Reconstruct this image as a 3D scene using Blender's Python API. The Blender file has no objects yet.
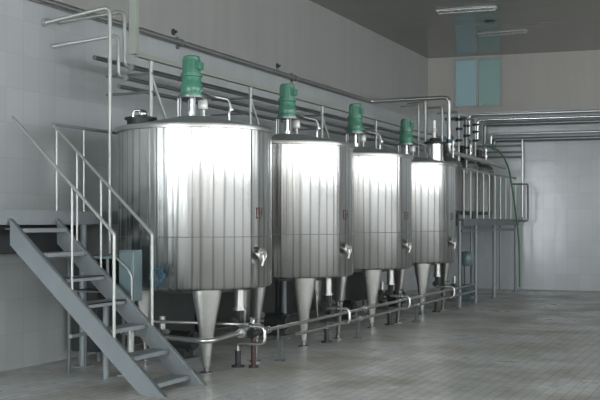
import bpy, bmesh, math, random
from mathutils import Vector, Matrix
random.seed(7)
C = bpy.context.scene.collection
PI = math.pi

# ------------------------------------------------------------------ camera geometry
# world: +Y runs along the row of tanks, left wall at -X, camera over the origin
EYE = 1.76
TH = math.atan(0.46)
cs, sn = math.cos(TH), math.sin(TH)
def onX(px, py, X):
    a = (px-300)/1000; y = X/(a*cs-sn)
    return Vector((X, y*(a*sn+cs), EYE+(222-py)/1000*y))
def onY(px, py, Y):
    a = (px-300)/1000; y = Y/(a*sn+cs)
    return Vector((y*(a*cs-sn), Y, EYE+(222-py)/1000*y))
def atD(px, py, y):
    a = (px-300)/1000
    return Vector((y*(a*cs-sn), y*(a*sn+cs), EYE+(222-py)/1000*y))

# ------------------------------------------------------------------ materials
def new_mat(name):
    m = bpy.data.materials.new(name); m.use_nodes = True
    nt = m.node_tree; b = nt.nodes['Principled BSDF']
    return m, nt, b
def simple(name, col, rough=.5, metal=0., noise=.0, nscale=12., bump=0.):
    m, nt, b = new_mat(name)
    b.inputs['Roughness'].default_value = rough; b.inputs['Metallic'].default_value = metal
    b.inputs['Base Color'].default_value = (*col, 1)
    if noise > 0:
        tc = nt.nodes.new('ShaderNodeTexCoord'); n = nt.nodes.new('ShaderNodeTexNoise')
        n.inputs['Scale'].default_value = nscale; n.inputs['Detail'].default_value = 5
        nt.links.new(tc.outputs['Object'], n.inputs['Vector'])
        mx = nt.nodes.new('ShaderNodeMix'); mx.data_type = 'RGBA'
        mx.inputs['A'].default_value = (*[max(0, c*(1-noise)) for c in col], 1)
        mx.inputs['B'].default_value = (*[min(1, c*(1+noise)) for c in col], 1)
        nt.links.new(n.outputs['Fac'], mx.inputs['Factor'])
        nt.links.new(mx.outputs['Result'], b.inputs['Base Color'])
        if bump > 0:
            bp = nt.nodes.new('ShaderNodeBump'); bp.inputs['Strength'].default_value = bump; bp.inputs['Distance'].default_value = .01
            nt.links.new(n.outputs['Fac'], bp.inputs['Height']); nt.links.new(bp.outputs['Normal'], b.inputs['Normal'])
    return m
def emis(name, col, strength):
    m, nt, b = new_mat(name)
    b.inputs['Base Color'].default_value = (*[c*.3 for c in col], 1)
    b.inputs['Emission Color'].default_value = (*col, 1)
    b.inputs['Emission Strength'].default_value = strength
    b.inputs['Roughness'].default_value = .3
    return m

def math_node(nt, op, a, b=None):
    n = nt.nodes.new('ShaderNodeMath'); n.operation = op
    for i, v in enumerate((a, b)):
        if v is None: continue
        if isinstance(v, (int, float)): n.inputs[i].default_value = v
        else: nt.links.new(v, n.inputs[i])
    return n.outputs[0]

def tank_steel():
    # polished sheet with vertical rippling around the drum
    m, nt, b = new_mat('rippled_stainless_sheet')
    b.inputs['Metallic'].default_value = 1; b.inputs['Roughness'].default_value = .2
    b.inputs['Base Color'].default_value = (.62, .62, .61, 1)
    tc = nt.nodes.new('ShaderNodeTexCoord'); sp = nt.nodes.new('ShaderNodeSeparateXYZ')
    nt.links.new(tc.outputs['Object'], sp.inputs[0])
    ang = math_node(nt, 'ARCTAN2', sp.outputs['Y'], sp.outputs['X'])
    cx = math_node(nt, 'MULTIPLY', ang, 1.0)
    cz = math_node(nt, 'MULTIPLY', sp.outputs['Z'], .05)
    def noise(scale, zmul, detail=2):
        cb = nt.nodes.new('ShaderNodeCombineXYZ'); nt.links.new(ang, cb.inputs[0])
        nt.links.new(math_node(nt, 'MULTIPLY', sp.outputs['Z'], zmul), cb.inputs[2])
        n = nt.nodes.new('ShaderNodeTexNoise'); n.inputs['Scale'].default_value = scale; n.inputs['Detail'].default_value = detail
        nt.links.new(cb.outputs[0], n.inputs['Vector']); return n.outputs['Fac']
    n1 = noise(7.5, .03, 1); n2 = noise(26, .01, 2); 
    # regular shallow flutes left by the rolled strips
    fl = math_node(nt, 'SINE', math_node(nt, 'ADD', math_node(nt, 'MULTIPLY', ang, 46), math_node(nt, 'MULTIPLY', n1, 5)))
    rg = math_node(nt, 'POWER', math_node(nt, 'ABSOLUTE', math_node(nt, 'SINE', math_node(nt, 'ADD', math_node(nt, 'MULTIPLY', ang, 23), math_node(nt, 'MULTIPLY', n1, 3)))), 24)
    fl = math_node(nt, 'ADD', fl, math_node(nt, 'MULTIPLY', rg, .9))
    h = math_node(nt, 'ADD', math_node(nt, 'MULTIPLY', n1, .35), math_node(nt, 'ADD', math_node(nt, 'MULTIPLY', n2, .16), math_node(nt, 'MULTIPLY', fl, .07)))
    mxc = nt.nodes.new('ShaderNodeMix'); mxc.data_type = 'RGBA'  # strip seams darkened in the base colour to paint in reflected pinstripes
    mxc.inputs['A'].default_value = (.64, .64, .63, 1); mxc.inputs['B'].default_value = (.34, .34, .34, 1)
    nt.links.new(math_node(nt, 'POWER', rg, .6), mxc.inputs['Factor']); nt.links.new(mxc.outputs['Result'], b.inputs['Base Color'])
    bp = nt.nodes.new('ShaderNodeBump'); bp.inputs['Strength'].default_value = .9; bp.inputs['Distance'].default_value = .022
    nt.links.new(h, bp.inputs['Height']); nt.links.new(bp.outputs['Normal'], b.inputs['Normal'])
    rr = nt.nodes.new('ShaderNodeMapRange'); rr.inputs['To Min'].default_value = .18; rr.inputs['To Max'].default_value = .28
    nt.links.new(n2, rr.inputs['Value']); nt.links.new(rr.outputs[0], b.inputs['Roughness'])
    return m

def tile_wall(name, tile_col, plaster_col, split_z, along, tw=.3, th=.42):
    m, nt, b = new_mat(name)
    tc = nt.nodes.new('ShaderNodeTexCoord'); sp = nt.nodes.new('ShaderNodeSeparateXYZ')
    nt.links.new(tc.outputs['Object'], sp.inputs[0])
    cb = nt.nodes.new('ShaderNodeCombineXYZ')
    nt.links.new(sp.outputs[along], cb.inputs[0]); nt.links.new(sp.outputs['Z'], cb.inputs[1])
    br = nt.nodes.new('ShaderNodeTexBrick'); br.offset = 0; br.inputs['Scale'].default_value = 1
    br.inputs['Brick Width'].default_value = tw; br.inputs['Row Height'].default_value = th
    br.inputs['Mortar Size'].default_value = .004; br.inputs['Mortar Smooth'].default_value = .3
    c2 = [c*.93 for c in tile_col]
    br.inputs['Color1'].default_value = (*tile_col, 1); br.inputs['Color2'].default_value = (*c2, 1)
    br.inputs['Mortar'].default_value = (*[c*.84 for c in tile_col], 1)
    nt.links.new(cb.outputs[0], br.inputs['Vector'])
    # plaster: soft vertical stains
    n = nt.nodes.new('ShaderNodeTexNoise'); n.inputs['Scale'].default_value = 1.0; n.inputs['Detail'].default_value = 4
    mp = nt.nodes.new('ShaderNodeMapping'); mp.inputs['Scale'].default_value = (4, 4, .35)
    nt.links.new(tc.outputs['Object'], mp.inputs[0]); nt.links.new(mp.outputs[0], n.inputs['Vector'])
    mx = nt.nodes.new('ShaderNodeMix'); mx.data_type = 'RGBA'
    mx.inputs['A'].default_value = (*[c*.86 for c in plaster_col], 1); mx.inputs['B'].default_value = (*[c*1.1 for c in plaster_col], 1)
    nt.links.new(n.outputs['Fac'], mx.inputs['Factor'])
    st = math_node(nt, 'GREATER_THAN', sp.outputs['Z'], split_z)
    m2 = nt.nodes.new('ShaderNodeMix'); m2.data_type = 'RGBA'
    nt.links.new(st, m2.inputs['Factor']); nt.links.new(br.outputs['Color'], m2.inputs['A']); nt.links.new(mx.outputs['Result'], m2.inputs['B'])
    nt.links.new(m2.outputs['Result'], b.inputs['Base Color'])
    r = nt.nodes.new('ShaderNodeMapRange'); r.inputs['To Min'].default_value = .16; r.inputs['To Max'].default_value = .5
    nt.links.new(st, r.inputs['Value']); nt.links.new(r.outputs[0], b.inputs['Roughness'])
    # slightly uneven tiles
    n3 = nt.nodes.new('ShaderNodeTexNoise'); n3.inputs['Scale'].default_value = 3.2; nt.links.new(tc.outputs['Object'], n3.inputs['Vector'])
    h = math_node(nt, 'SUBTRACT', math_node(nt, 'MULTIPLY', n3.outputs['Fac'], 1.2), math_node(nt, 'MULTIPLY', br.outputs['Fac'], .25))
    bp = nt.nodes.new('ShaderNodeBump'); bp.inputs['Strength'].default_value = .18; bp.inputs['Distance'].default_value = .02
    nt.links.new(h, bp.inputs['Height']); nt.links.new(bp.outputs['Normal'], b.inputs['Normal'])
    return m

def floor_mat():
    m, nt, b = new_mat('worn_floor_bricks')
    tc = nt.nodes.new('ShaderNodeTexCoord')
    br = nt.nodes.new('ShaderNodeTexBrick'); br.offset = .5; br.inputs['Scale'].default_value = 1
    br.inputs['Brick Width'].default_value = .24; br.inputs['Row Height'].default_value = .12
    br.inputs['Mortar Size'].default_value = .007; br.inputs['Mortar Smooth'].default_value = .4
    br.inputs['Color1'].default_value = (.66, .67, .665, 1); br.inputs['Color2'].default_value = (.57, .58, .575, 1)
    br.inputs['Mortar'].default_value = (.40, .395, .38, 1)
    mp = nt.nodes.new('ShaderNodeMapping'); mp.inputs['Rotation'].default_value = (0, 0, PI/2)
    nt.links.new(tc.outputs['Object'], mp.inputs[0]); nt.links.new(mp.outputs[0], br.inputs['Vector'])
    n = nt.nodes.new('ShaderNodeTexNoise'); n.inputs['Scale'].default_value = .9; n.inputs['Detail'].default_value = 6; n.inputs['Roughness'].default_value = .6
    nt.links.new(tc.outputs['Object'], n.inputs['Vector'])
    cr = nt.nodes.new('ShaderNodeValToRGB'); cr.color_ramp.elements[0].position = .35; cr.color_ramp.elements[1].position = .68
    cr.color_ramp.elements[0].color = (.72, .68, .60, 1); cr.color_ramp.elements[1].color = (1.15, 1.18, 1.2, 1)
    nt.links.new(n.outputs['Fac'], cr.inputs[0])
    mx = nt.nodes.new('ShaderNodeMix'); mx.data_type = 'RGBA'; mx.blend_type = 'MULTIPLY'; mx.inputs['Factor'].default_value = 1
    nt.links.new(br.outputs['Color'], mx.inputs['A']); nt.links.new(cr.outputs[0], mx.inputs['B'])
    nt.links.new(mx.outputs['Result'], b.inputs['Base Color'])
    # damp, smoother patches
    rr = nt.nodes.new('ShaderNodeMapRange'); rr.inputs['From Min'].default_value = .35; rr.inputs['From Max'].default_value = .65
    rr.inputs['To Min'].default_value = .5; rr.inputs['To Max'].default_value = .27
    nt.links.new(n.outputs['Fac'], rr.inputs['Value']); nt.links.new(rr.outputs[0], b.inputs['Roughness'])
    bp = nt.nodes.new('ShaderNodeBump'); bp.inputs['Strength'].default_value = .5; bp.inputs['Distance'].default_value = .004
    nt.links.new(br.outputs['Fac'], bp.inputs['Height']); bp.invert = True
    nt.links.new(bp.outputs['Normal'], b.inputs['Normal'])
    return m

def ceiling_mat():
    m, nt, b = new_mat('glossy_ceiling_panels')
    tc = nt.nodes.new('ShaderNodeTexCoord')
    br = nt.nodes.new('ShaderNodeTexBrick'); br.offset = 0; br.inputs['Scale'].default_value = 1
    br.inputs['Brick Width'].default_value = 6.0; br.inputs['Row Height'].default_value = .25
    br.inputs['Mortar Size'].default_value = .006
    br.inputs['Color1'].default_value = (.185, .185, .165, 1); br.inputs['Color2'].default_value = (.175, .173, .155, 1); br.inputs['Mortar'].default_value = (.14, .138, .125, 1)
    nt.links.new(tc.outputs['Object'], br.inputs['Vector']); nt.links.new(br.outputs['Color'], b.inputs['Base Color'])
    b.inputs['Roughness'].default_value = .16
    return m

M = dict(
    tank=tank_steel(),
    steel=simple('polished_steel', (.60, .60, .59), .26, 1),
    rim=simple('bright_rim_steel', (.66, .68, .68), .22, 1),
    lid=simple('dull_lid_steel', (.34, .38, .39), .5, .35, .15, 6),
    brush=simple('brushed_steel', (.48, .48, .46), .36, 1, .08, 20),
    pipe=simple('steel_pipe_satin', (.60, .61, .60), .34, 1, .06, 8),
    darkpipe=simple('dull_dark_pipe', (.23, .24, .24), .38, .8, .1, 8),
    rail=simple('pale_painted_rail', (.42, .44, .42), .38, .5, .06, 10),
    stair=simple('grey_painted_steel', (.255, .285, .30), .48, .15, .12, 5),
    deck=simple('grey_platform_steel', (.15, .165, .17), .55, .25, .12, 5),
    trunk=simple('pale_green_grey_trunking', (.33, .36, .32), .5, .0, .06, 6),
    green=simple('green_enamel', (.075, .25, .17), .22, 0, .12, 9),
    greenhose=simple('green_hose_rubber', (.05, .17, .07), .5),
    blue=simple('blue_enamel', (.03, .10, .15), .35),
    teal=simple('teal_panel_paint', (.16, .225, .24), .35, .1, .1, 6),
    dark=simple('dark_rubber', (.03, .03, .032), .55),
    dim=simple('dull_tank_sheet', (.20, .21, .20), .5, .5, .2, 7),
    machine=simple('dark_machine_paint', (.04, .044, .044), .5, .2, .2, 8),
    red=simple('faded_red_paint', (.13, .06, .055), .5, 0, .2, 30),
    white=simple('white_fitting', (.72, .73, .70), .3, .2),
    bulk=simple('dull_rusty_brass', (.07, .045, .04), .5, .5),
    frame=simple('window_frame_paint', (.30, .33, .32), .4),
    lamp=simple('unlit_lamp_diffuser', (.40, .41, .40), .25, .3, .25, 14),
    floor=floor_mat(), ceil=ceiling_mat(),
    wl=tile_wall('left_wall_tile', (.45, .475, .485), (.34, .345, .33), 4.46, 'Y'),
    wb=tile_wall('back_wall_tile', (.45, .485, .50), (.40, .39, .36), 4.66, 'X'),
    wr=simple('side_wall_plaster', (.72, .72, .70), .6, 0, .06, 1),
)

# ------------------------------------------------------------------ mesh helpers
def orient(a, b):
    d = (Vector(b)-Vector(a)); z = d.normalized()
    return z.to_track_quat('Z', 'Y').to_matrix().to_4x4(), d.length
class MB:
    def __init__(s): s.bm = bmesh.new()
    def box(s, x0, x1, y0, y1, z0, z1):
        r = bmesh.ops.create_cube(s.bm, size=1)
        bmesh.ops.scale(s.bm, vec=(x1-x0, y1-y0, z1-z0), verts=r['verts'])
        bmesh.ops.translate(s.bm, vec=((x0+x1)/2, (y0+y1)/2, (z0+z1)/2), verts=r['verts']); return s
    def cyl(s, a, b, r, r2=None, n=16, cap=True):
        m, L = orient(a, b)
        g = bmesh.ops.create_cone(s.bm, cap_ends=cap, segments=n, radius1=r, radius2=r if r2 is None else r2, depth=L)
        bmesh.ops.transform(s.bm, matrix=Matrix.Translation((Vector(a)+Vector(b))/2) @ m, verts=g['verts']); return s
    def sph(s, c, r, n=12, sc=(1, 1, 1)):
        g = bmesh.ops.create_uvsphere(s.bm, u_segments=n, v_segments=max(6, n//2), radius=r)
        bmesh.ops.scale(s.bm, vec=sc, verts=g['verts']); bmesh.ops.translate(s.bm, vec=c, verts=g['verts']); return s
    def lathe(s, prof, c=(0, 0, 0), n=64, axis=None):
        m = Matrix.Translation(c)
        if axis is not None: m = m @ Vector(axis).to_track_quat('Z', 'Y').to_matrix().to_4x4()
        rings = []
        for (r, z) in prof:
            if r < 1e-5: rings.append([s.bm.verts.new(m @ Vector((0, 0, z)))])
            else: rings.append([s.bm.verts.new(m @ Vector((r*math.cos(2*PI*i/n), r*math.sin(2*PI*i/n), z))) for i in range(n)])
        for A, B in zip(rings, rings[1:]):
            for i in range(n):
                j = (i+1) % n
                if len(A) == 1 and len(B) == 1: continue
                if len(A) == 1: s.bm.faces.new((A[0], B[j], B[i]))
                elif len(B) == 1: s.bm.faces.new((A[i], A[j], B[0]))
                else: s.bm.faces.new((A[i], A[j], B[j], B[i]))
        return s
    def tube(s, pts, r, n=12, bend=None):
        # round pipe through points with swept elbows
        P = [Vector(p) for p in pts]; bend = bend if bend is not None else r*2.6
        path = [P[0]]
        for i in range(1, len(P)-1):
            a, b, c = P[i-1], P[i], P[i+1]
            u = (a-b); v = (c-b); k = min(bend, u.length*.48, v.length*.48)
            if k < 1e-4 or abs(u.normalized().dot(v.normalized())+1) < 1e-4: path.append(b); continue
            p0 = b+u.normalized()*k; p1 = b+v.normalized()*k
            for t in range(7):
                t /= 6; path.append((1-t)**2*p0+2*t*(1-t)*b+t*t*p1)
        path.append(P[-1])
        tan = []
        for i in range(len(path)):
            d = path[min(i+1, len(path)-1)]-path[max(i-1, 0)]; tan.append(d.normalized())
        up = Vector((0, 0, 1)) if abs(tan[0].z) < .9 else Vector((1, 0, 0))
        x = tan[0].cross(up).normalized(); rings = []
        for p, t in zip(path, tan):
            x = (x-t*x.dot(t)).normalized(); y = t.cross(x)
            rings.append([s.bm.verts.new(p+r*(math.cos(2*PI*i/n)*x+math.sin(2*PI*i/n)*y)) for i in range(n)])
        for A, B in zip(rings, rings[1:]):
            for i in range(n): s.bm.faces.new((A[i], A[(i+1) % n], B[(i+1) % n], B[i]))
        s.bm.faces.new(rings[0][::-1]); s.bm.faces.new(rings[-1]); return s
    def torus(s, c, R, r, axis=(0, 0, 1), n=28, k=8):
        m = Matrix.Translation(c) @ Vector(axis).to_track_quat('Z', 'Y').to_matrix().to_4x4()
        rings = []
        for i in range(n):
            a = 2*PI*i/n
            rings.append([s.bm.verts.new(m @ Vector(((R+r*math.cos(2*PI*j/k))*math.cos(a), (R+r*math.cos(2*PI*j/k))*math.sin(a), r*math.sin(2*PI*j/k)))) for j in range(k)])
        for i in range(n):
            A, B = rings[i], rings[(i+1) % n]
            for j in range(k): s.bm.faces.new((A[j], B[j], B[(j+1) % k], A[(j+1) % k]))
        return s
    def prism(s, poly, axis, a0, a1):
        # polygon given in the two other axes, extruded along axis from a0 to a1
        def mk(p, a):
            return {'x': (a, p[0], p[1]), 'y': (p[0], a, p[1]), 'z': (p[0], p[1], a)}[axis]
        A = [s.bm.verts.new(mk(p, a0)) for p in poly]; B = [s.bm.verts.new(mk(p, a1)) for p in poly]
        n = len(poly); s.bm.faces.new(A); s.bm.faces.new(B[::-1])
        for i in range(n): s.bm.faces.new((A[i], B[i], B[(i+1) % n], A[(i+1) % n]))
        return s
    def build(s, name, mat, parent=None, bevel=0, smooth=True, off=None):
        bmesh.ops.recalc_face_normals(s.bm, faces=s.bm.faces)
        if off is not None: bmesh.ops.translate(s.bm, vec=off, verts=s.bm.verts)
        me = bpy.data.meshes.new(name); s.bm.to_mesh(me); s.bm.free()
        o = bpy.data.objects.new(name, me); C.objects.link(o); me.materials.append(M[mat] if isinstance(mat, str) else mat)
        if smooth:
            me.polygons.foreach_set('use_smooth', [True]*len(me.polygons)); me.set_sharp_from_angle(angle=math.radians(38))
        if bevel:
            b = o.modifiers.new('bevel', 'BEVEL'); b.width = bevel; b.segments = 2; b.limit_method = 'ANGLE'
        if parent is not None: o.parent = parent
        return o
def tag(o, label, cat, group=None, kind=None):
    if label: o['label'] = label
    if cat: o['category'] = cat
    if group: o['group'] = group
    if kind: o['kind'] = kind
    return o
def thing(name, label, cat, loc=(0, 0, 0), group=None):
    o = bpy.data.objects.new(name, None); C.objects.link(o); o.location = loc; o.empty_display_size = .1
    return tag(o, label, cat, group)
def struct(o): o['kind'] = 'structure'; return o
def dup(o, parent=None):
    c = o.copy(); C.objects.link(c); c.parent = parent
    for ch in [x for x in list(o.children)]: dup(ch, c)
    return c

# ------------------------------------------------------------------ room
XW = -8.1; XR = 11.0; YN = -6.0; CE = 6.15
YC = 25.83                          # corner of left and back walls
def yb(X): return YC+(X-XW)*.12     # the back wall runs slightly askew
T = .25
struct(MB().prism([(XW-T, YN-T), (XR+T, YN-T), (XR+T, yb(XR)+T), (XW-T, yb(XW)+T)], 'z', -.2, 0).build('floor', 'floor', smooth=False))
struct(MB().prism([(XW-T, YN-T), (XR+T, YN-T), (XR+T, yb(XR)+T), (XW-T, yb(XW)+T)], 'z', CE, CE+.2).build('ceiling', 'ceil', smooth=False))
struct(MB().box(XW-T, XW, YN-T, YC+T, 0, CE).build('wall_left', 'wl', smooth=False))
fill_wins = [(-4.8, -1.2), (-.2, 3.4), (4.4, 8.0), (9.0, 12.6), (13.6, 17.2), (18.2, 21.8)]; SZ0, SZ1 = 1.4, 5.3
m = MB(); ys = YN-T
for a, b in fill_wins:
    m.box(XR, XR+T, ys, a, 0, CE); m.box(XR, XR+T, a, b, 0, SZ0); m.box(XR, XR+T, a, b, SZ1, CE); ys = b
m.box(XR, XR+T, ys, yb(XR)+T, 0, CE)
struct(m.build('wall_right', 'wr', smooth=False))
# back wall with the window opening
p0 = onY(455, 60, 26.2); p1 = onY(503, 107, 26.2)
wx0, wx1, wz1, wz0 = p0.x+.02, p1.x, p0.z, p1.z
m = MB()
for (a, b, z0, z1) in ((XW, wx0, 0, CE), (wx1, XR, 0, CE), (wx0, wx1, 0, wz0), (wx0, wx1, wz1, CE)):
    m.prism([(a, yb(a)), (b, yb(b)), (b, yb(b)+T), (a, yb(a)+T)], 'z', z0, z1)
struct(m.build('wall_back', 'wb', smooth=False))
tealL = emis('frosted_daylit_pane_blue', (.085, .15, .165), .5)
tealR = emis('frosted_daylit_pane_green', (.055, .115, .105), .5)
w = bpy.data.objects.new('window_1', None); C.objects.link(w); struct(w)
xm = wx0+(wx1-wx0)*.50
m = MB()
def bar(m, a, b, z0, z1, d0=.02, d1=.12):
    m.prism([(a, yb(a)+d0), (b, yb(b)+d0), (b, yb(b)+d1), (a, yb(a)+d1)], 'z', z0, z1)
for (a, b, z0, z1) in ((wx0, wx0+.06, wz0, wz1), (wx1-.05, wx1, wz0, wz1), (xm-.03, xm+.03, wz0+.05, wz1-.06), (wx0+.06, wx1-.05, wz1-.06, wz1), (wx0+.06, wx1-.05, wz0, wz0+.05)):
    bar(m, a, b, z0, z1)
m.build('window_frame', 'frame', w, smooth=False)
m = MB(); bar(m, wx0+.05, xm, wz0+.04, wz1-.05, .07, .09); m.build('window_pane', tealL, w, smooth=False)
m = MB(); bar(m, xm, wx1-.04, wz0+.04, wz1-.05, .07, .09); m.build('window_pane', tealR, w, smooth=False)

# front wall (behind the camera) with daylit windows
sky = emis('daylight_through_glass', (.90, .96, 1.0), 8.0)
fill_sky_weak = emis('added_weak_fill_glass', (.95, .98, 1.0), 4.4)  # weaker glow for the windows added on the right wall
fill_sky = emis('added_fill_glass', (.94, .97, 1.0), 6.5)  # glow for the first window added on the right wall
sky2 = emis('daylight_through_dull_glass', (1.0, .98, .95), 3.0)
wins = [(-7.2, -2.7, .05, 4.9, sky), (-.6, 2.2, 1.2, 4.6, sky2), (3.4, 6.2, 1.2, 4.6, sky2), (7.4, 10.2, 1.2, 4.6, sky2)]
m = MB(); xs = XW-T
for (a, b, z0, z1, s_) in wins:
    m.box(xs, a, YN-T, YN, 0, CE); m.box(a, b, YN-T, YN, 0, z0); m.box(a, b, YN-T, YN, z1, CE); xs = b
m.box(xs, XR+T, YN-T, YN, 0, CE)
struct(m.build('wall_front', 'wr', smooth=False))
for i, (a, b, z0, z1, s_) in enumerate(wins):
    w = bpy.data.objects.new('window_%d' % (i+2), None); C.objects.link(w); struct(w)
    m = MB(); k = 3
    for j in range(k+1):
        x = a+(b-a)*j/k; m.box(max(a, x-.04), min(b, x+.04), YN-.14, YN-.04, z0, z1)
    for z in (z0, (z0*.4+z1*.6), z1): m.box(a, b, YN-.13, YN-.05, max(z0, z-.04), min(z1, z+.04))
    m.build('window_frame', 'frame', w, smooth=False)
    MB().box(a, b, YN-.17, YN-.15, z0, z1).build('window_pane', s_, w, smooth=False)

for i, (a, b) in enumerate(fill_wins):  # windows added on the unseen right wall as fill light for the room
    w = bpy.data.objects.new('window_%d' % (i+6), None); C.objects.link(w); struct(w)
    m = MB()
    for j in range(4):
        y = a+(b-a)*j/3; m.box(XR+.04, XR+.14, max(a, y-.04), min(b, y+.04), SZ0, SZ1)
    for z in (SZ0, SZ1): m.box(XR+.05, XR+.13, a, b, max(SZ0, z-.04), min(SZ1, z+.04))
    m.build('window_frame', 'frame', w, smooth=False)
    MB().box(XR+.15, XR+.17, a, b, SZ0, SZ1).build('window_pane', fill_sky if i < 1 else fill_sky_weak, w, smooth=False)

# ------------------------------------------------------------------ tanks
R = .95; ZB = .985; ZT = 2.90
TX, TY0, DY = -6.36, 10.72, 2.73
def make_tank():
    t = thing('mixing_tank', 'x', 'tank', (TX, TY0, 0))
    MB().lathe([(0, ZB-.10), (R*.55, ZB-.075), (R*.93, ZB-.02), (R-.012, ZB), (R, ZB+.02), (R, ZT-.03)], n=128).build('shell', 'tank', t)
    MB().torus((0, 0, ZB+.6), R-.003, .005, n=96, k=6).build('weld_band', 'rim', t)
    MB().lathe([(R-.004, ZT-.055), (R+.026, ZT-.05), (R+.030, ZT-.015), (R+.022, ZT+.006), (R-.05, ZT+.012), (R-.06, ZT-.03)], n=96).build('top_rim', 'brush', t)
    lid = MB().lathe([(R-.03, ZT), (R-.10, ZT+.02), (.30, ZT+.14), (.24, ZT+.155), (0, ZT+.155)], n=72).build('lid', 'lid', t)
    # manhole at the back left of the lid
    mx, my = -.60, -.30; mz = ZT+.05
    mh = MB().lathe([(.17, -.02), (.17, .07), (.20, .07), (.20, .10), (.17, .105), (.05, .13), (0, .13)], (mx, my, mz), n=32).build('manhole_cover', 'machine', lid)
    m = MB().tube([(mx+.1, my-.12, mz+.11), (mx+.1, my-.12, mz+.17), (mx+.02, my-.2, mz+.17), (mx+.02, my-.2, mz+.09)], .016)
    m.sph((mx+.12, my-.14, mz+.13), .055); m.build('manhole_handle', 'rim', lid)
    # legs
    for dg in (-49.5, 40.5, 175):
        a = math.radians(dg); ux, uy = math.cos(a), math.sin(a); tx, ty = -uy, ux
        m = MB(); rings = []
        top_r, bot_r = .178, .040
        lz = ZB+.02
        n = 20
        for (z, rr, off) in ((lz, top_r, .83), (ZB-.1, top_r*.93, .825), (.5, .094, .805), (.06, bot_r, .79)):
            ring = []
            for i in range(n):
                b = 2*PI*i/n
                du = rr*.52*math.cos(b); dt = rr*math.sin(b)
                cu = off-.03+du
                cu = min(cu, .938)
                ring.append(m.bm.verts.new((ux*cu+tx*dt, uy*cu+ty*dt, z)))
            rings.append(ring)
        for A, B in zip(rings, rings[1:]):
            for i in range(n): m.bm.faces.new((A[i], A[(i+1) % n], B[(i+1) % n], B[i]))
        m.bm.faces.new(rings[0]); m.bm.faces.new(rings[-1])
        leg = m.build('leg', 'brush', t)
        MB().lathe([(0, 0), (.075, 0), (.075, .012), (.03, .02), (.03, .09), (0, .09)], (ux*.76, uy*.76, 0), n=20).build('foot', 'darkpipe', leg)
    # agitator
    cx, cy = .03, -.14
    zt = ZT+.155
    mot = MB().lathe([(0, 3.565), (.125, 3.565), (.125, 3.585), (.105, 3.59), (.100, 3.735), (.105, 3.74), (.105, 3.775), (.088, 3.79), (0, 3.80)], (cx, cy, 0), n=32)
    for i in range(20):
        a = 2*PI*i/20; mot.box(-.004, .004, -.004, .004, 3.60, 3.74) if False else mot.cyl((cx+.108*math.cos(a), cy+.108*math.sin(a), 3.60), (cx+.108*math.cos(a), cy+.108*math.sin(a), 3.745), .006, n=5)
    mot = mot.build('agitator_motor', 'green', t); mot['label'] = 'green electric motor'
    MB().box(cx+.08, cx+.15, cy-.05, cy+.05, 3.62, 3.71).build('junction_box', 'green', mot, bevel=.01)
    MB().lathe([(0, 3.30), (.145, 3.30), (.145, 3.33), (.125, 3.335), (.135, 3.37), (.135, 3.43), (.12, 3.46), (.12, 3.53), (.135, 3.54), (.135, 3.565), (0, 3.565)], (cx, cy, 0), n=32).build('gearbox', 'green', mot)
    m = MB().lathe([(0, 3.275), (.17, 3.275), (.17, 3.30), (0, 3.30)], (cx, cy, 0), n=32)
    for k in range(4):
        a = PI/4+k*PI/2; m.cyl((cx+.14*math.cos(a), cy+.14*math.sin(a), zt-.06), (cx+.14*math.cos(a), cy+.14*math.sin(a), 3.28), .013, n=8)
    m.build('motor_stand', 'darkpipe', mot)
    MB().cyl((cx, cy, zt-.05), (cx, cy, 3.28), .028).cyl((cx, cy, zt-.02), (cx, cy, zt+.05), .06).build('shaft', 'rim', mot)
    # vent cap and small valve standing on the lid
    v = atD(203, 118, 12.35)-Vector((TX, TY0, 0)); v.z = ZT+.12
    MB().lathe([(0, -.04), (.028, -.04), (.028, .12), (.055, .13), (.062, .15), (.062, .22), (.05, .245), (0, .25)], v, n=20).build('vent_cap', 'white', t)
    v = atD(229, 118, 12.5)-Vector((TX, TY0, 0)); v.z = ZT+.06
    m = MB().tube([v, v+Vector((0, 0, .16)), v+Vector((.03, 0, .2)), v+Vector((.0, 0, .33)), v+Vector((-.18, -.05, .37)), Vector((cx+.13, cy, 3.36))], .016)
    m.cyl(v+Vector((0, 0, .02)), v+Vector((0, 0, .05)), .04); m.cyl(v+Vector((.03, 0, .19)), v+Vector((.03, 0, .21)), .035)
    m.build('lid_valve', 'pipe', t)
    # thin level rods
    v = atD(178, 118, 12.2)-Vector((TX, TY0, 0)); v.z = ZT+.09
    MB().cyl(v, v+Vector((0, 0, .28)), .006, n=8).build('level_rod', 'pipe', t)
    # sampling valve on the drum
    a = math.radians(-7); u = Vector((math.cos(a), math.sin(a), 0)); w_ = Vector((-u.y, u.x, 0)); z = Vector((0, 0, 1))
    c = u*R+z*1.37
    m = MB().cyl(c-u*.03, c+u*.05, .05).cyl(c+u*.05, c+u*.06, .06)
    m.torus(c+u*.05, .075, .013, tuple(u), n=20)
    m.sph(c+u*.07-w_*.05+z*.03, .022); m.tube([c+u*.06-z*.0, c+u*.07-z*.05, c+u*.06-z*.13-w_*.02], .015)
    m.build('sampling_valve', 'brush', t)
    # red painted mark
    m = MB()
    def strip(a0, a1, z0, z1):
        k = 3; ro = R+.0035
        A = [[m.bm.verts.new((ro*math.cos(a0+(a1-a0)*i/k), ro*math.sin(a0+(a1-a0)*i/k), zz)) for i in range(k+1)] for zz in (z0, z1)]
        for i in range(k): m.bm.faces.new((A[0][i], A[0][i+1], A[1][i+1], A[1][i]))
    a = math.radians(-6)
    for (da, z0, z1, wd) in ((-.07, 1.80, 1.93, .018), (.0, 1.79, 1.93, .016), (.055, 1.82, 1.93, .014), (-.035, 1.915, 1.93, .08), (.02, 1.86, 1.875, .09), (-.01, 1.80, 1.815, .10)):
        strip(a+da-wd/2, a+da+wd/2, z0, z1)
    m.build('red_mark', 'red', t)
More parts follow.
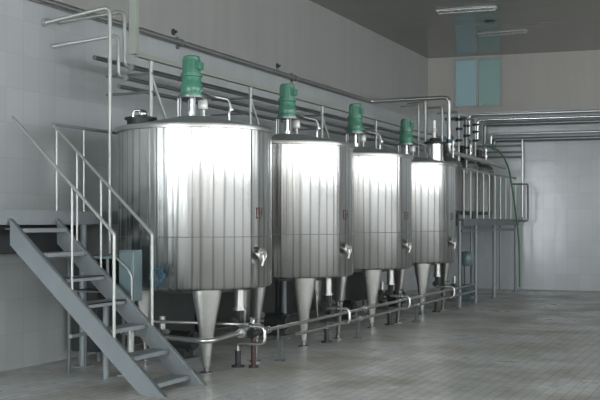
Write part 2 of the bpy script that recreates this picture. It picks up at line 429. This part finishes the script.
    # bottom outlet with valve and looped branch towards the header pipes
    ox = .62
    o = MB().cyl((ox, 0, .70), (ox, 0, ZB-.03), .062, n=24).cyl((ox, 0, .69), (ox, 0, .72), .08, n=24).build('outlet_pipe', 'brush', t)
    m = MB().box(ox-.04, ox+.04, -.04, .04, .52, .69).cyl((ox, -.14, .56), (ox, .02, .56), .02)
    m.cyl((ox, -.15, .56), (ox, -.13, .56), .055); m.build('outlet_valve', 'machine', t, bevel=.008)
    m = MB().tube([(ox, 0, .54), (ox, 0, .50), (ox+.34, 0, .50), (ox+.34, 0, .29), (ox-.02, 0, .29), (ox-.02, 0, .20)], .023, bend=.07)
    for x in (ox+.12, ox+.2): m.cyl((x, 0, .50), (x+.02, 0, .50), .04)
    m.build('looped_branch_pipe', 'pipe', t)
    m = MB().cyl((ox+.16, 0, .5), (ox+.16, 0, .60), .012).cyl((ox+.12, 0, .605), (ox+.24, 0, .605), .012).sph((ox+.16, 0, .5), .042)
    MB().cyl((ox-.02, 0, 0), (ox-.02, 0, .2), .035).cyl((ox-.02, 0, .0), (ox-.02, 0, .02), .08).build('drain_foot', 'machine', t)
    m.build('branch_valve', 'darkpipe', t)
    return t
tank = make_tank()
labels = ['large stainless steel tank beside the stairs, nearest and biggest of the row',
          'stainless steel tank with green motor, second from the stairs, behind the nearest tank',
          'stainless steel tank with green motor, third from the stairs in the row',
          'stainless steel tank beside the railed platform, farthest of the big four']
tanks = [tank]
for k in range(1, 4):
    d = dup(tank); d.location = (TX, TY0+k*DY, 0); tanks.append(d)
for o, l in zip(tanks, labels): o['label'] = l; o['group'] = 'stainless mixing tanks in a row'

# blue handwheel valve low on the nearest tank
w0 = thing('handwheel_valve', 'blue handwheel valve', None, tuple(atD(157, 277, 11.36)))
d = Vector((TX, TY0, 0))-w0.location; d.z = 0; d.normalize()
m = MB().torus((0, 0, 0), .085, .014, tuple(d))
for k in range(3):
    a = 2*PI*k/3+.4; s_ = Vector((0, 0, 1)).cross(d); m.cyl((0, 0, 0), (s_*math.cos(a)+Vector((0, 0, 1))*math.sin(a))*.085, .009, n=8)
m.build('handwheel', 'blue', w0)
MB().cyl((0, 0, 0), d*.14, .018).sph(d*.06, .035).build('valve_stem', 'blue', w0)
w0.parent = tank; w0.location = w0.location-Vector((TX, TY0, 0))

# ------------------------------------------------------------------ support posts with braces, on the tank lids
pn = ['nearest tank, left of its green motor', 'second tank, seen right of the nearest motor', 'third tank in the row', 'farthest big tank']
for k in range(4):
    Y = 10.74+DY*k; X = -7.02
    p = thing('pipe_support_post', 'steel post with slanted brace on the '+pn[k], 'support post', (X, Y, 2.97), 'pipe support posts on the tank lids')
    MB().cyl((0, 0, -.03), (0, 0, .85), .027).cyl((0, 0, -.02), (0, 0, .02), .06).build('post', 'rail', p)
    MB().cyl((.01, .01, .62), (.10, .22, .06), .018).build('brace', 'rail', p)
    MB().box(-.68, .03, -.02, .02, .425, .452).box(-.68, .03, -.02, .02, .66, .69).build('cross_arm', 'deck', p)

# ------------------------------------------------------------------ wall pipes
def pipe(pts, r, mat, label, name='steel_pipe', cat='pipe', flanges=(), group=None, n=12, bend=None):
    t = thing(name, label, cat, tuple(pts[0]), group) if flanges else None
    m = MB().tube(pts, r, n=n, bend=bend)
    if t is None:
        o = m.build(name, mat, None, off=-Vector(pts[0])); o.location = pts[0]; return tag(o, label, cat, group)
    m.build('pipe_run', mat, t, off=-Vector(pts[0]))
    for (c, ax) in flanges:
        c = Vector(c); ax = Vector(ax).normalized()
        MB().cyl(c-ax*.02, c+ax*.02, r*1.9, n=20).build('flange', mat, t, off=-Vector(pts[0]))
    return t
XP = -7.25
zz = {2: 3.72, 3: 3.57, 4: 3.45}
pA = onX(110, 90, XP); pB = onX(124.5, 67, XP); pC = onX(118.5, 73, XP)
xe = onY(524, 145, 26.1).x
def backY(i): return 25.55-.12*i
# riser A: tall, from the wall to the supply bench, with a branch along the row
ztA = onX(110, 7, XP).z
pipe([(XW+.01, pA.y-.22, ztA-.17), (XP, pA.y, ztA), (XP, pA.y, 1.38)], .026, 'rail', 'tall pale steel riser pipe passing behind the stair handrail left of the nearest tank', 'riser_pipe', flanges=[((XW+.03, pA.y-.215, ztA-.165), (1, 0, 0))], bend=.09)
def rack(pt, z, i, r, lab, ztop=None, dy=0):
    t = thing('steel_pipe', lab, 'pipe', (XP, pt.y, z))
    O = -Vector((XP, pt.y, z))
    if ztop:
        MB().tube([(XW+.02, pt.y-.24, ztop-.12), (XP, pt.y, ztop), (XP, pt.y, z), (XP, pt.y+.16, z)], r*.92, bend=.09).build('riser', 'rail', t, off=O)
        MB().cyl((XP, pt.y+.12, z), (XP, pt.y+.16, z), r*1.7).build('flange', 'rail', t, off=O)
    MB().tube([(XP, pt.y+.14, z), (XP, backY(i), z), (xe+.02*i, backY(i)+.3, z)], r, bend=.1).build('long_run', 'darkpipe', t, off=O)
    return t
rack(pB, zz[2], 2, .025, 'steel pipe dropping from the left wall then running along behind the motors, upper of three', onX(124, 11, XP).z)
rack(pC, zz[3], 1, .025, 'dark steel pipe running along behind the motors, middle of three', onX(118, 35, XP).z)
rack(pA+Vector((0, .05, 0)), zz[4], 0, .027, 'dark steel pipe branching from the tall riser and running behind the motors, lowest of three')
pipe([(-7.5, 10.2, 3.80), (-7.5, 24.7, 3.80)], .03, 'darkpipe', 'dark steel pipe close to the left wall behind the three lower rack pipes')
# trunking
tx = -7.0; pz = onX(134, 52, tx)
t = thing('cable_trunking', 'pale green grey square trunking dropping from the ceiling and running behind the motors', 'cable trunking', (tx, pz.y, pz.z))
MB().box(-.045, .045, -.045, .045, -.03, CE-pz.z).build('vertical_duct', 'trunk', t, bevel=.004)
MB().box(-.035, .035, .05, 14.6, -.05, .01).build('horizontal_duct', 'trunk', t, bevel=.004)
# high pipe on the wall, turning out and dropping by the farthest tank
zH = EYE+2.735; YH = 21.3; xd = onY(449, 97, YH).x
dz = onY(450, 149, YH).z
t = pipe([(XW+.07, 1.0, zH), (XW+.07, YH, zH), (xd, YH, zH), (xd, YH, dz)], .042, 'pipe', 'long steel pipe high on the left wall, turning out and dropping near the farthest tank', flanges=[((xd, YH, dz+.10), (0, 0, 1))], bend=.12)
MB().tube([(xd, YH, dz+.02), (xd, YH, dz-.06), tuple(onX(505, 167, -5.62))], .052, bend=.08).build('sloping_run', 'rail', t, off=-Vector((XW+.07, 1.0, zH)))
for i, (y0) in enumerate((9.0, 13.1, 17.2)):
    m = MB().box(XW+.001, XW+.03, y0-.03, y0+.03, zH-.09, zH+.09)
    m.torus((XW+.07, y0, zH), .045, .012, (0, 1, 0)); m.build('pipe_clamp', 'deck', t, off=-Vector((XW+.07, 1.0, zH)))
# wall stud marks above the pipe
for px, py, l in ((173, 32, 'small dark wall fixture above the long high pipe, left one'), (277, 66, 'small dark wall fixture above the long high pipe, right one')):
    p = onX(px, py, XW); o = MB().lathe([(0, 0), (.05, 0), (.05, .02), (.02, .03), (.02, .07), (0, .07)], n=16, axis=(1, 0, 0)).build('wall_fixture', 'machine'); o.location = p
    tag(o, l, 'wall fixture')
# pipes along the back wall
def bw(px, py, dy): 
    Y = yb(-5)-dy; return onY(px, py, Y)
specs = [(470, 555, 114.5, 111.5, .030*1.3, 'pale pipe along the back wall, topmost, just below the window', 'pipe', .16),
         (478, 555, 118.5, 117.0, .034, 'bright steel pipe along the back wall, second from the top', 'rim', .22),
         (485, 555, 123.0, 121.8, .05, 'thick dark pipe along the back wall, third from the top', 'darkpipe', .14),
         (491, 555, 133.5, 132.0, .034, 'steel pipe along the back wall, fourth from the top', 'pipe', .22),
         (494, 555, 139.0, 138.0, .055, 'dark thick pipe along the back wall, lowest of the long ones', 'darkpipe', .14)]
for (xa, xb, ya, yb_, r, lab, mt, dy) in specs:
    a = bw(xa, ya, dy+.25); b = bw(xb, yb_, dy+.25)
    k = (2.5-a.x)/(b.x-a.x)
    e = Vector((2.5, yb(2.5)-dy-.1, b.z)); a.y = yb(a.x)-dy-.1; a.z = b.z
    pipe([tuple(a+Vector((0, 0, -.5 if ya < 130 else -.25))), tuple(a), tuple(e)], r, mt, lab, bend=.1)
a = onY(524, 140, 26.0); a.y = yb(a.x)-.34
pipe([(a.x, a.y, 3.88), (a.x, a.y, 1.85), (a.x, yb(a.x)-.005, 1.85)], .02, 'pipe', 'thin vertical steel pipe in front of the back wall right of the platform', 'vertical_pipe')

# ------------------------------------------------------------------ catwalk behind the tanks
ZP = 1.87
cw = thing('catwalk', 'grey steel catwalk with tube railing between the left wall and the tanks', 'walkway', (-7.75, 7.6, 0))
O = -Vector((-7.75, 7.6, 0))
MB().box(XW+.01, -7.42, 7.6, 20.0, ZP-.03, ZP).build('deck', 'deck', cw, off=O)
MB().box(-7.42, -7.40, 7.6, 20.0, ZP-.14, ZP+.02).build('edge_beam', 'stair', cw, off=O)
for (x, y) in ((-7.95, 8.7), (-7.48, 9.95), (-7.48, 12.9), (-7.48, 15.6), (-7.48, 18.3)):
    MB().cyl((x, y, 0), (x, y, ZP-.03), .045 if y > 9 else .09).box(x-.09, x+.09, y-.09, y+.09, 0, .012).build('leg', 'stair', cw, off=O)
MB().tube([(-7.5, 9.40, 2.90), (-7.5, 20.0, 2.90)], .02).build('handrail', 'stair', cw, off=O)
for k in range(21):
    y = 9.47+.52*k
    MB().cyl((-7.5, y, ZP), (-7.5, y, 2.88), .014, n=10).build('baluster', 'rail', cw, off=O)

# ------------------------------------------------------------------ stairs
st = thing('metal_staircase', 'grey steel open stairs with tube handrails beside the nearest tank', 'stairs', (-5.46, 8.97, 0))
O = -Vector((-5.46, 8.97, 0))
YA, YB = 8.57, 9.37
ax, az, bx, bz = -5.42, 0.0, -7.40, 1.80
for (y0, y1) in ((YA-.02, YA+.02), (YB-.02, YB+.02)):
    poly = [(ax, 0), (ax-.30, 0), (bx, bz-.29), (bx, bz)]
    m = MB().prism(poly, 'y', y0, y1)
    s0 = -1 if y0 < 9 else -1
    m.prism([(ax, 0), (ax-.012, 0), (bx-.0, bz-.012), (bx, bz)], 'y', y0-.035, y1)      # folded top flange
    m.build('stringer', 'stair', st, off=O, smooth=False)
for k in range(7):
    z = .10+.265*k; x = -5.72-.275*k
    m = MB().box(x-.13, x+.11, YA+.02, YB-.02, z-.012, z).box(x+.10, x+.11, YA+.02, YB-.02, z-.045, z)
    m.build('tread', 'stair', st, off=O)
def rail(Y, pbot, ptop, posts):
    b = onY(*pbot, Y); t_ = ptop
    def lowz(x): return (ax-x)/(ax-bx)*bz-.06
    MB().tube([tuple(t_), tuple(b), (b.x, Y, lowz(b.x))], .018, bend=.03).build('handrail', 'rail', st, off=O)
    for px in posts:
        q = onY(px, 200, Y); f = (q.x-b.x)/(t_[0]-b.x); z = b.z+f*(t_[2]-b.z)
        MB().cyl((q.x, Y, lowz(q.x)), (q.x, Y, z), .014, n=10).build('rail_post', 'rail', st, off=O)
rail(YA, (114, 234), (-7.38, YA, 2.90), (72,))
rail(YB, (152, 234), (-7.46, YB, 2.88), (101, 77))
MB().cyl((-6.62, YA+.02, .55), (-6.62, YB-.02, .55), .02).build('cross_bar', 'rail', st, off=O)
for yy in (YB-.05,): MB().cyl((-6.70, yy, 0), (-6.70, yy, .85), .03).build('stair_support', 'stair', st, off=O)

# ------------------------------------------------------------------ bench, cabinet, added dark pumps by the nearest tank
b = thing('supply_bench', 'pale teal topped steel bench behind the stairs', 'bench', (-7.1, 9.72, 0))
MB().box(-.22, .38, -.32, .05, 1.34, 1.37).build('bench_top', 'teal', b, bevel=.006)
for (x, y) in ((-.19, -.29), (.35, -.29), (-.19, .02), (.35, .02)): MB().cyl((x, y, 0), (x, y, 1.34), .02, n=10).build('leg', 'deck', b)
MB().box(-.2, .36, -.3, .03, .95, .97).build('shelf', 'deck', b)
q = onX(131, 297, -6.75)
c = thing('control_cabinet', 'teal control cabinet on a leg between the stairs and nearest tank', 'cabinet', (-6.55, 9.60, 0))
MB().box(-.10, .10, -.09, .09, .86, 1.44).build('body', 'teal', c, bevel=.01)
MB().box(-.09, .09, -.105, -.091, .88, 1.42).build('door', 'teal', c, bevel=.006)
MB().tube([(-.12, -.13, 1.36), (-.06, -.14, 1.32), (.06, -.14, 1.22), (.10, -.13, 1.14), (.10, -.13, .60), (.04, -.03, .5)], .012).build('conduit', 'rail', c)
MB().cyl((0, 0, 0), (0, 0, .86), .04).box(-.12, .12, -.1, .1, 0, .015).build('leg', 'rail', c)

def pump(x, y, lab, grp):
    p = thing('transfer_pump', lab, 'pump', (x, y, 0), grp)
    MB().box(-.30, .30, -.16, .16, 0, .06).build('base_plate', 'deck', p, bevel=.005)
    m = MB().cyl((-.02, 0, .26), (.27, 0, .26), .13, n=24).box(-.0, .22, -.1, .1, .06, .2)
    m.cyl((.27, 0, .26), (.31, 0, .26), .10, n=24)
    m.build('pump_motor', 'machine', p)
    m = MB().cyl((-.22, 0, .26), (-.12, 0, .26), .14, n=24).cyl((-.12, 0, .26), (-.02, 0, .26), .05).cyl((-.17, 0, .38), (-.17, 0, .56), .04).box(-.21, -.13, -.05, .05, .06, .2)
    m.build('pump_head', 'brush', p)
    return p
pump(-6.75, 10.85, 'dark pump added on the floor in the shade under the nearest tank', 'added dark pumps under the tanks')  # dark pumps added to deepen the shade under the four tanks
pump(-6.75, 13.55, 'dark pump added on the floor in the shade under the second tank', 'added dark pumps under the tanks')
pump(-6.75, 16.3, 'dark pump added on the floor in the shade under the third tank', 'added dark pumps under the tanks')
pump(-6.75, 19.0, 'dark pump added on the floor in the shade under the farthest big tank', 'added dark pumps under the tanks')
o = MB().box(XW+.01, -7.72, 8.0, 10.3, 1.40, 1.72).build('dark_wall_box', 'machine', bevel=.01); tag(o, 'dark square box on the left wall just under the catwalk behind the stairs', 'box')  # plain dark box added across the dark band under the catwalk
# dark boxes added along the wall to deepen the shade behind the tanks
for i, (y0, y1, l) in enumerate(((10.35, 12.75, 'added dark shade box by the left wall behind the nearest tank'), (12.85, 15.45, 'added dark shade box by the left wall behind the second tank'), (15.55, 18.15, 'added dark shade box by the left wall behind the third tank'), (18.25, 19.9, 'added dark shade box by the left wall behind the farthest big tank'))):
    t = thing('shade_box', l, 'shade box', (-7.75, y0, 0), 'added shade boxes under the catwalk')
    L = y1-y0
    m = MB().box(-.22, .18, 0, L, .12, 1.25).box(-.25, .21, -.03, L+.03, 1.25, 1.28); m.build('shade_box_body', 'machine', t, bevel=.01)
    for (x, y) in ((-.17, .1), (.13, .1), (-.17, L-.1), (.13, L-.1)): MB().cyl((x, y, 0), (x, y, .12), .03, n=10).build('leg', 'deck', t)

# ------------------------------------------------------------------ low header pipes in front
XH = -5.52
pipe([(XH, 11.0, .43), (XH, 20.9, .43)], .024, 'brush', 'steel header pipe running low in front of the tank legs, upper of two', 'header_pipe', flanges=[((XH, y, .43), (0, 1, 0)) for y in (11.05, 14.4, 17.2)])
pipe([(XH, 11.9, .29), (XH, 20.9, .29)], .022, 'brush', 'steel header pipe running low in front of the tank legs, lower of two', 'header_pipe', flanges=[((XH, y, .29), (0, 1, 0)) for y in (14.2, 17.0)])
for i, y in enumerate((11.4, 14.1, 16.9, 19.6)):
    o = MB().box(XH-.02, XH+.02, y-.02, y+.02, 0, .265).box(XH-.07, XH+.07, y-.05, y+.05, 0, .012).box(XH-.035, XH-.025, y-.02, y+.02, .2, .46).build('pipe_stand', 'deck')
    tag(o, 'small floor stand under the low header pipes beside the %s big tank' % ('nearest', 'second', 'third', 'farthest')[i], 'pipe stand', 'stands of the header pipes')
q0 = onX(166, 337, -6.3); q1 = onX(207, 341, -5.6); q2 = onX(238, 333, -5.6)
pipe([(-6.95, 10.0, .44), (-5.56, q1.y-.05, q1.z), (-5.56, q2.y, q2.z+.01), (-5.60, q2.y+.25, q2.z+.03)], .030, 'pipe', 'bright steel feed pipe crossing low in front of the nearest tank leg', 'feed_pipe', flanges=[((-5.56, q2.y, q2.z), (0, 1, 0))], bend=.16)
v = thing('pipe_valve', 'dark and brass valve cluster on the low pipes before the nearest tank', 'valve', (-5.56, q2.y+.32, .42))
MB().sph((0, 0, 0), .06).cyl((0, -.09, 0), (0, .09, 0), .045).build('valve_body', 'machine', v)
MB().cyl((0, 0, .04), (0, 0, .16), .018).box(-.015, .015, -.02, .12, .16, .175).build('valve_lever', 'rim', v)
MB().cyl((0, 0, -.40), (0, 0, -.05), .03).cyl((0, 0, -.42), (0, 0, -.39), .06).build('drain_leg', 'bulk', v)
pipe([(-6.9, 10.2, .56), (-5.63, 10.45, .55), (-5.60, 11.0, .49)], .018, 'pipe', 'thin steel pipe passing under the nearest tank toward its valve cluster')

# ------------------------------------------------------------------ far platform
XF = -5.58; ZF = 1.81; YF0, YF1 = 20.15, 25.35
pf = thing('railed_platform', 'raised grey steel platform with barred railing in the far corner', 'platform', (XF, YF0, 0))
O = -Vector((XF, YF0, 0))
MB().box(XW+.01, XF, YF0, YF1, ZF-.03, ZF).build('deck', 'deck', pf, off=O)
MB().box(XF, XF+.03, YF0, YF1, ZF-.13, ZF+.02).box(XW+.3, XF, YF0-.03, YF0, ZF-.13, ZF+.02).build('edge_beam', 'deck', pf, off=O)
MB().box(XF-.05, XF+.0, YF0, YF1, ZF-.26, ZF-.2).build('lower_beam', 'deck', pf, off=O)
for px in (459.5, 475.5, 494, 515.5):
    p = onX(px, 250, XF-.02)
    MB().cyl((p.x, p.y, 0), (p.x, p.y, ZF-.03), .035).box(p.x-.08, p.x+.08, p.y-.08, p.y+.08, 0, .012).build('leg', 'stair', pf, off=O)
for k in range(10):
    y = 20.25+.535*k
    MB().cyl((XF, y, ZF), (XF, y, 2.86), .02, n=10).build('baluster', 'rail', pf, off=O)
MB().tube([(XF, YF0, 2.86), (XF, YF1-.25, 2.86)], .025).build('handrail', 'stair', pf, off=O)
p = onX(510, 181, XF)
MB().tube([(XF, 24.6, 2.70), (XF+.35, 24.9, 2.70), (XF+.35, 24.9, ZF-.02), (XF+.02, 24.9, ZF-.02)], .022).build('gate_rail', 'deck', pf, off=O)

def small_tank(x, y, r, zt, lab):
    t = thing('small_tank', lab, 'tank', (x, y, ZF), 'small tanks on the far platform')
    H = zt-ZF
    MB().lathe([(0, .12), (r*.8, .12), (r, .2), (r, H-.18), (r*.93, H-.10), (r*.6, H-.02), (.06, H), (0, H)], n=48).build('shell', 'dim', t)
    MB().torus((0, 0, H-.18), r, .012, n=40, k=6).build('rim', 'brush', t)
    for k in range(3):
        a = 2*PI*k/3+.3; MB().cyl((r*.8*math.cos(a), r*.8*math.sin(a), 0), (r*.8*math.cos(a), r*.8*math.sin(a), .2), .03, n=10).build('leg', 'deck', t)
    m = MB().cyl((0, 0, H-.02), (0, 0, H+.16), .05).cyl((0, 0, H+.16), (0, 0, H+.34), .08)
    m.build('agitator_drive', 'machine', t)
    m = MB().tube([(.16, .05, H-.06), (.16, .05, H+.42), (.05, .3, H+.5)], .024).cyl((.16, .05, H+.15), (.16, .05, H+.19), .05).cyl((.16, .05, H+.3), (.16, .05, H+.34), .05)
    m.build('top_pipe', 'pipe', t)
    return t
small_tank(-6.30, 21.35, .36, 3.18, 'small domed steel tank on the far platform, nearest the big tanks')
small_tank(-6.30, 22.8, .36, 3.20, 'small domed steel tank on the far platform, middle one behind the railing')
small_tank(-6.30, 24.25, .36, 3.20, 'small domed steel tank on the far platform, closest to the back wall')
# risers with valves above the small tanks
for i, (px, y0, y1, l) in enumerate(((458.5, 112, 150, 'pale upright pipe with valve rings left of the far window bottom'), (475, 119, 148, 'pale upright pipe with valve rings under the far window'),
                                    (466, 118, 158, 'dark upright pipe between two pale ones above the far platform'))):
    a = onX(px, y0, -6.1); b_ = onX(px, y1, -6.1)
    t = thing('valved_riser', l, 'pipe', tuple(b_), 'upright pipes above the far platform')
    h = a.z-b_.z
    MB().tube([(0, 0, -.35), (0, 0, h), (-.5, .05, h)], .03 if i < 2 else .04, bend=.08).build('pipe_run', 'rail' if i < 2 else 'darkpipe', t)
    for f in (.25, .55, .8): MB().cyl((0, 0, h*f-.03), (0, 0, h*f+.03), .06).cyl((0, 0, h*f), (.1, -.06, h*f), .02).build('valve', 'machine', t)
# canister and upright pipes on the lid of the farthest tank
c4 = atD(435, 160, 19.9)
t = thing('lid_canister', 'short shiny steel canister with dark flange on the farthest big tank', 'canister', (c4.x, c4.y, 2.93))
MB().lathe([(0, 0), (.15, 0), (.15, .38), (0, .38)], n=32).build('body', 'steel', t)
MB().lathe([(0, .38), (.21, .38), (.21, .42), (.12, .44), (.10, .50), (0, .50)], n=32).build('flange', 'machine', t)
MB().cyl((-.02, 0, .5), (-.02, 0, .85), .04).sph((-.02, 0, .66), .06).build('top_valve', 'white', t)
for px, y0, y1, r, l, mt in ((418.5, 105, 156, .018, 'thin upright pipe left of the canister on the farthest big tank', 'rail'),
                         (425.3, 101, 150, .028, 'thicker pale upright pipe just left of the canister on the farthest big tank', 'rail'),
                         (442, 107, 160, .022, 'upright pipe just right of the canister on the farthest big tank', 'rail')):
    a = atD(px, y0, 20.05); b_ = atD(px, y1, 20.05); b_.z = 2.95
    t = thing('upright_pipe', l, 'pipe', tuple(b_), 'upright pipes around the canister')
    MB().tube([(0, 0, 0), (0, 0, a.z-b_.z), (-.45, .25, a.z-b_.z+.02)], r, bend=.05).build('pipe_run', mt, t)
    MB().lathe([(0, .0), (.05, .0), (.05, .03), (.025, .05), (.03, .12), (.0, .12)], n=16).build('base_fitting', 'white', t)
# blue tagged coupling where the tall pipe drops
o = MB().cyl((xd, YH, dz+.13), (xd, YH, dz+.21), .065, n=20).build('pipe_coupling', 'blue', off=-Vector((xd, YH, dz))); o.location = (xd, YH, dz)
tag(o, 'blue coupling on the dropping pipe beside the farthest big tank', 'coupling')
# green hose
pts = [onX(488, 146, -5.75), onX(500, 152, -5.5), onX(508, 167, -5.45), onX(512.5, 190, -5.4), onX(516, 215, -5.35), onX(519, 245, -5.33), onX(519.5, 287, -5.33)]
# smooth through the points
sm = []
P = [pts[0]]+pts+[pts[-1]]
for i in range(1, len(P)-2):
    for j in range(5):
        t_ = j/5; a, b_, c_, d_ = P[i-1], P[i], P[i+1], P[i+2]
        sm.append(.5*((2*b_)+(c_-a)*t_+(2*a-5*b_+4*c_-d_)*t_*t_+(3*b_-a-3*c_+d_)*t_**3))
sm.append(pts[-1]); sm[-1].z = max(sm[-1].z, .02)
for s_ in sm: s_.z = max(s_.z, .02); s_.y = min(s_.y, yb(s_.x)-.05)
pipe(sm, .02, 'greenhose', 'green hose hanging down from the pipes at the far end of the platform', 'green_hose', 'hose', n=8, bend=.01)
# things under the platform
t = pump(-6.0, 21.6, 'pale electric pump under the far platform', None)
for ch in t.children:
    if ch.name.startswith('pump_motor'): ch.data = ch.data.copy(); ch.data.materials[0] = M['teal']
    t.location.z = 0
p = onX(466, 262, -6.1)
t = thing('buffer_drum', 'pale teal rounded drum on a frame under the far platform', 'drum', (p.x, p.y, 0))
MB().lathe([(0, .75), (.12, .77), (.16, .83), (.16, 1.0), (.12, 1.07), (0, 1.10)], n=24).build('drum', 'teal', t)
for k in range(3):
    a = 2*PI*k/3; MB().cyl((.1*math.cos(a), .1*math.sin(a), 0), (.14*math.cos(a), .14*math.sin(a), .82), .02, n=8).build('leg', 'deck', t)
for px, X, l in ((471, -6.4, 'dark upright pipe under the far platform near its first legs'), (504.5, -6.0, 'thin dark upright pipe under the far platform near the back wall')):
    p = onX(px, 260, X); pipe([(p.x, min(p.y, 25.2), 0.0), (p.x, min(p.y, 25.2), ZF-.04)], .022, 'darkpipe', l, 'vertical_pipe')

# ------------------------------------------------------------------ ceiling lamps
def lamp(pa, pb, lab):
    # a narrow strip fitting close to the ceiling
    def hit(px, py):
        h = CE-.05-EYE; y = h/((222-py)/1000); a = (px-300)/1000
        return Vector((y*(a*cs-sn), y*(a*sn+cs), CE-.05))
    a, b_ = hit(*pa), hit(*pb); c = (a+b_)/2; d = b_-a; L = d.length; an = math.atan2(d.y, d.x)
    t = thing('ceiling_lamp', lab, 'lamp', (c.x, c.y, CE-.045), 'strip lamps on the ceiling'); t.rotation_euler.z = an
    MB().box(-L/2, L/2, -.09, .09, .02, .045).build('housing', 'lamp', t, bevel=.004)
    MB().cyl((-L/2+.03, 0, -.01), (L/2-.03, 0, -.01), .018).build('tube', 'lamp', t)
    for k in range(9):
        x = -L/2+.05+(L-.1)*k/8; MB().box(x-.006, x+.006, -.085, .085, -.02, .02).build('louver_blade', 'lamp', t)
lamp((437, 13.5), (497, 9.5), 'unlit white strip lamp on the ceiling, nearer and upper one')
lamp((478, 36), (528, 32), 'unlit white strip lamp on the ceiling, farther one above the window')
h = CE-.02-EYE; y = h/.2; a = .19
o = MB().lathe([(0, 0), (.10, 0), (.12, .02), (0, .02)], n=20).build('ceiling_fixture', 'machine'); o.location = (y*(a*cs-sn), y*(a*sn+cs), CE-.021)
tag(o, 'small dark round fixture on the ceiling between the two strip lamps', 'ceiling fixture')

# ------------------------------------------------------------------ world, camera
wd = bpy.data.worlds.new('world'); bpy.context.scene.world = wd; wd.use_nodes = True
wd.node_tree.nodes['Background'].inputs[0].default_value = (.6, .7, .8, 1); wd.node_tree.nodes['Background'].inputs[1].default_value = .3
cam = bpy.data.cameras.new('camera'); co = bpy.data.objects.new('camera', cam); C.objects.link(co)
cam.sensor_width = 36; cam.lens = 60; cam.shift_y = 22/600; cam.clip_end = 100; cam.clip_start = .05
co.location = (0, 0, EYE); co.rotation_euler = (PI/2, 0, TH)
sc = bpy.context.scene; sc.camera = co
sc.view_settings.view_transform = 'Standard'; sc.view_settings.look = 'None'; sc.view_settings.gamma = 1; sc.view_settings.exposure = 0.85
